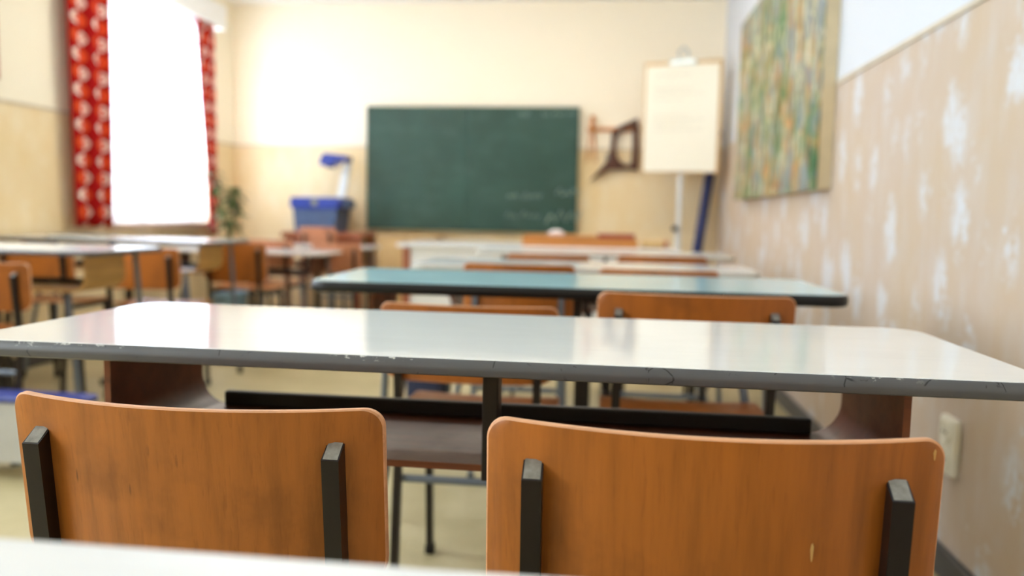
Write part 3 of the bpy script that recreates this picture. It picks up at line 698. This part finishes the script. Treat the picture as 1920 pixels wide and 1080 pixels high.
# ------------------------------------------------------------------ pictures
t = NT('abstract_painting')
n1 = t.noise(t.coords((1, 1, 0.42)), 12, 5, 0.6, 0.3); n2 = t.noise(t.coords((1, 1, 0.8), loc=(4, 2, 7)), 3.2, 4, 0.6, 0.6); n3 = t.noise(t.coords((1, 1, 0.35), loc=(9, 1, 3)), 17, 4, 0.6)
c1 = t.ramp(n1, [(0.36, srgb(62, 100, 66)), (0.43, srgb(70, 124, 76)), (0.49, srgb(132, 150, 96)), (0.54, srgb(64, 116, 84)), (0.60, srgb(196, 188, 140)), (0.66, srgb(70, 104, 120))])
c2 = t.ramp(n1, [(0.36, srgb(120, 112, 86)), (0.43, srgb(206, 146, 66)), (0.49, srgb(176, 168, 120)), (0.54, srgb(146, 150, 132)), (0.60, srgb(214, 204, 170)), (0.66, srgb(112, 126, 140))])
cx = t.mix(t.ramp(n2, [(0.44, BW0), (0.54, BW1)]), c1, c2)
n4 = t.noise(t.coords((1, 1, 0.3), loc=(1, 8, 5)), 20, 3, 0.6)
n5 = t.noise(t.coords((1, 1, 0.7), loc=(3, 3, 9)), 7, 4, 0.6, 0.8)
cx = t.mix(t.math('MULTIPLY', t.ramp(n5, [(0.52, BW0), (0.6, BW1)]), 0.7), cx, srgb(126, 146, 160)); cx = t.mix(t.math('MULTIPLY', t.ramp(n5, [(0.36, BW1), (0.44, BW0)]), 0.7), cx, srgb(66, 128, 78))
cx = t.mix(t.ramp(n4, [(0.62, BW0), (0.66, BW1)]), cx, srgb(120, 60, 50)); cx = t.mix(t.ramp(n4, [(0.36, BW1), (0.40, BW0)]), cx, srgb(214, 210, 190))
cx = t.mix(t.ramp(n3, [(0.64, BW0), (0.68, BW1)]), cx, srgb(210, 140, 62)); cx = t.mix(t.ramp(n3, [(0.33, BW1), (0.37, BW0)]), cx, srgb(58, 110, 70))
gm = t.add('ShaderNodeGamma'); gm.inputs[1].default_value = 1.25; t.link(cx, gm.inputs[0]); t.col(gm.outputs[0]); t.bump(n4, 0.15, 0.006); M['painting'] = t.set(0.6)
M['canvas'] = plain('beige_canvas_edge', srgb(214, 196, 160), 0.8)
o = thing('abstract_painting', 'large unframed abstract painting in greens and ochres on the right wall', 'painting', (XR, 4.5, 1.058))
obj('stretcher', B(-0.058, -0.002, -1.055, 1.075, 0.004, 1.155), 'canvas', o)
obj('canvas', B(-0.064, -0.058, -1.058, 1.078, 0.001, 1.158, bev=0.002), 'painting', o)
M['pict'] = plain('pale_print', srgb(214, 200, 170), 0.6, var=0.2, scale=5)
o = thing('framed_picture', 'brown wooden frame at the upper left picture edge', 'picture', (XL, 3.6, 1.59))
for q in ((-0.38, 0.38, 0, 0.04), (-0.38, 0.38, 0.76, 0.80)): obj('frame_bar', B(0, 0.03, q[0], q[1], q[2], q[3], bev=0.004), 'wood_red', o)
for q in ((-0.38, -0.34), (0.34, 0.38)): obj('frame_bar', B(0, 0.03, q[0], q[1], 0.0402, 0.7598, bev=0.004), 'wood_red', o)
obj('print', B(0, 0.012, -0.3398, 0.3398, 0.0404, 0.7596), 'pict', o)

# ------------------------------------------------------------------ wall socket
o = thing('wall_socket', 'white double power socket low on the right wall', 'socket', (XR, 2.155, 0.275))
obj('plate', B(-0.022, 0, -0.045, 0.045, 0, 0.152, bev=0.008), 'plastic', o)
for z in (0.04, 0.112):
    rc = obj('socket_cup', lathe([(0.030, 0), (0.030, 0.004), (0.026, 0.004), (0.024, 0.001)], 20), 'plastic', o, (-0.0225, 0, z)); rc.rotation_euler = (0, -math.pi / 2, 0)
    for dy in (-0.0095, 0.0095): obj('pin_hole', lathe([(0.003, 0), (0.003, 0.002)], 10), 'dark', rc, (0, dy, 0.003))

# ------------------------------------------------------------------ things standing about
M['rimblue'] = plain('dull_blue_plastic', srgb(44, 56, 124), 0.45)
M['tub'] = plain('grey_white_plastic', srgb(196, 198, 200), 0.4, var=0.05)
o = thing('storage_box', 'grey plastic storage box with blue rim on black castors at the left edge', 'box', (-1.965, 2.41, 0))
bm = loft([[(x, y, 0.055) for x, y in rrect(0.46, 0.10, 0.03, 0, 6, 0, 0.06)], [(x, y, 0.262) for x, y in rrect(0.49, 0.115, 0.03, 0, 6, 0, 0.06)]])
obj('tub', bm, 'tub', o, smooth=True)
bm = loft([[(x, y, z) for x, y in rrect(0.505, 0.125, 0.035, k, 6, 0, 0.06)] for k, z in ((-0.006, 0.262), (0.0, 0.264), (0.0, 0.277), (-0.006, 0.281))])
obj('lid', bm, 'rimblue', o, smooth=True)
for x in (-0.19, 0.19):
    for y in (0.025, 0.095):
        cs = obj('castor_fork', B(x - 0.015, x + 0.015, y - 0.012, y + 0.012, 0.038, 0.056), 'rubber', o)
        obj('wheel', T([(x - 0.011, y, 0.021), (x + 0.011, y, 0.021)], 0.021, 16), 'rubber', cs, smooth=True)
M['navycloth'] = plain('navy_cloth', srgb(34, 40, 66), 0.8, var=0.2)
o = thing('school_bag', 'dark navy bag on the floor by the white desk behind the blue one', 'bag', (-0.685, 3.06, 0))
bm = bmesh.new(); box(bm, -0.075, 0.075, -0.07, 0.07, 0, 0.32, bev=0.03); obj('body', bm, 'navycloth', o, smooth=True)
obj('front_pocket', B(-0.06, 0.06, -0.10, -0.071, 0.03, 0.18, bev=0.012), 'navycloth', o, smooth=True)
obj('handle', T([(-0.04, 0, 0.315), (-0.035, 0, 0.36), (0.035, 0, 0.36), (0.04, 0, 0.315)], 0.008, 8), 'rubber', o, smooth=True)
o = thing('folder', 'dark flat folder lying on the second window-row desk', 'folder', (-2.80, 3.90, 0.7603), 0.1)
M['slate'] = plain('slate_card', srgb(70, 72, 88), 0.5)
for z in (0, 0.013): obj('cover', B(-0.12, 0.12, 0, 0.16, z, z + 0.002), 'slate', o)
obj('pages', B(-0.115, 0.118, 0.003, 0.157, 0.0021, 0.0129), 'paper', o); obj('spine', B(-0.1225, -0.1202, 0, 0.16, 0, 0.015), 'slate', o)
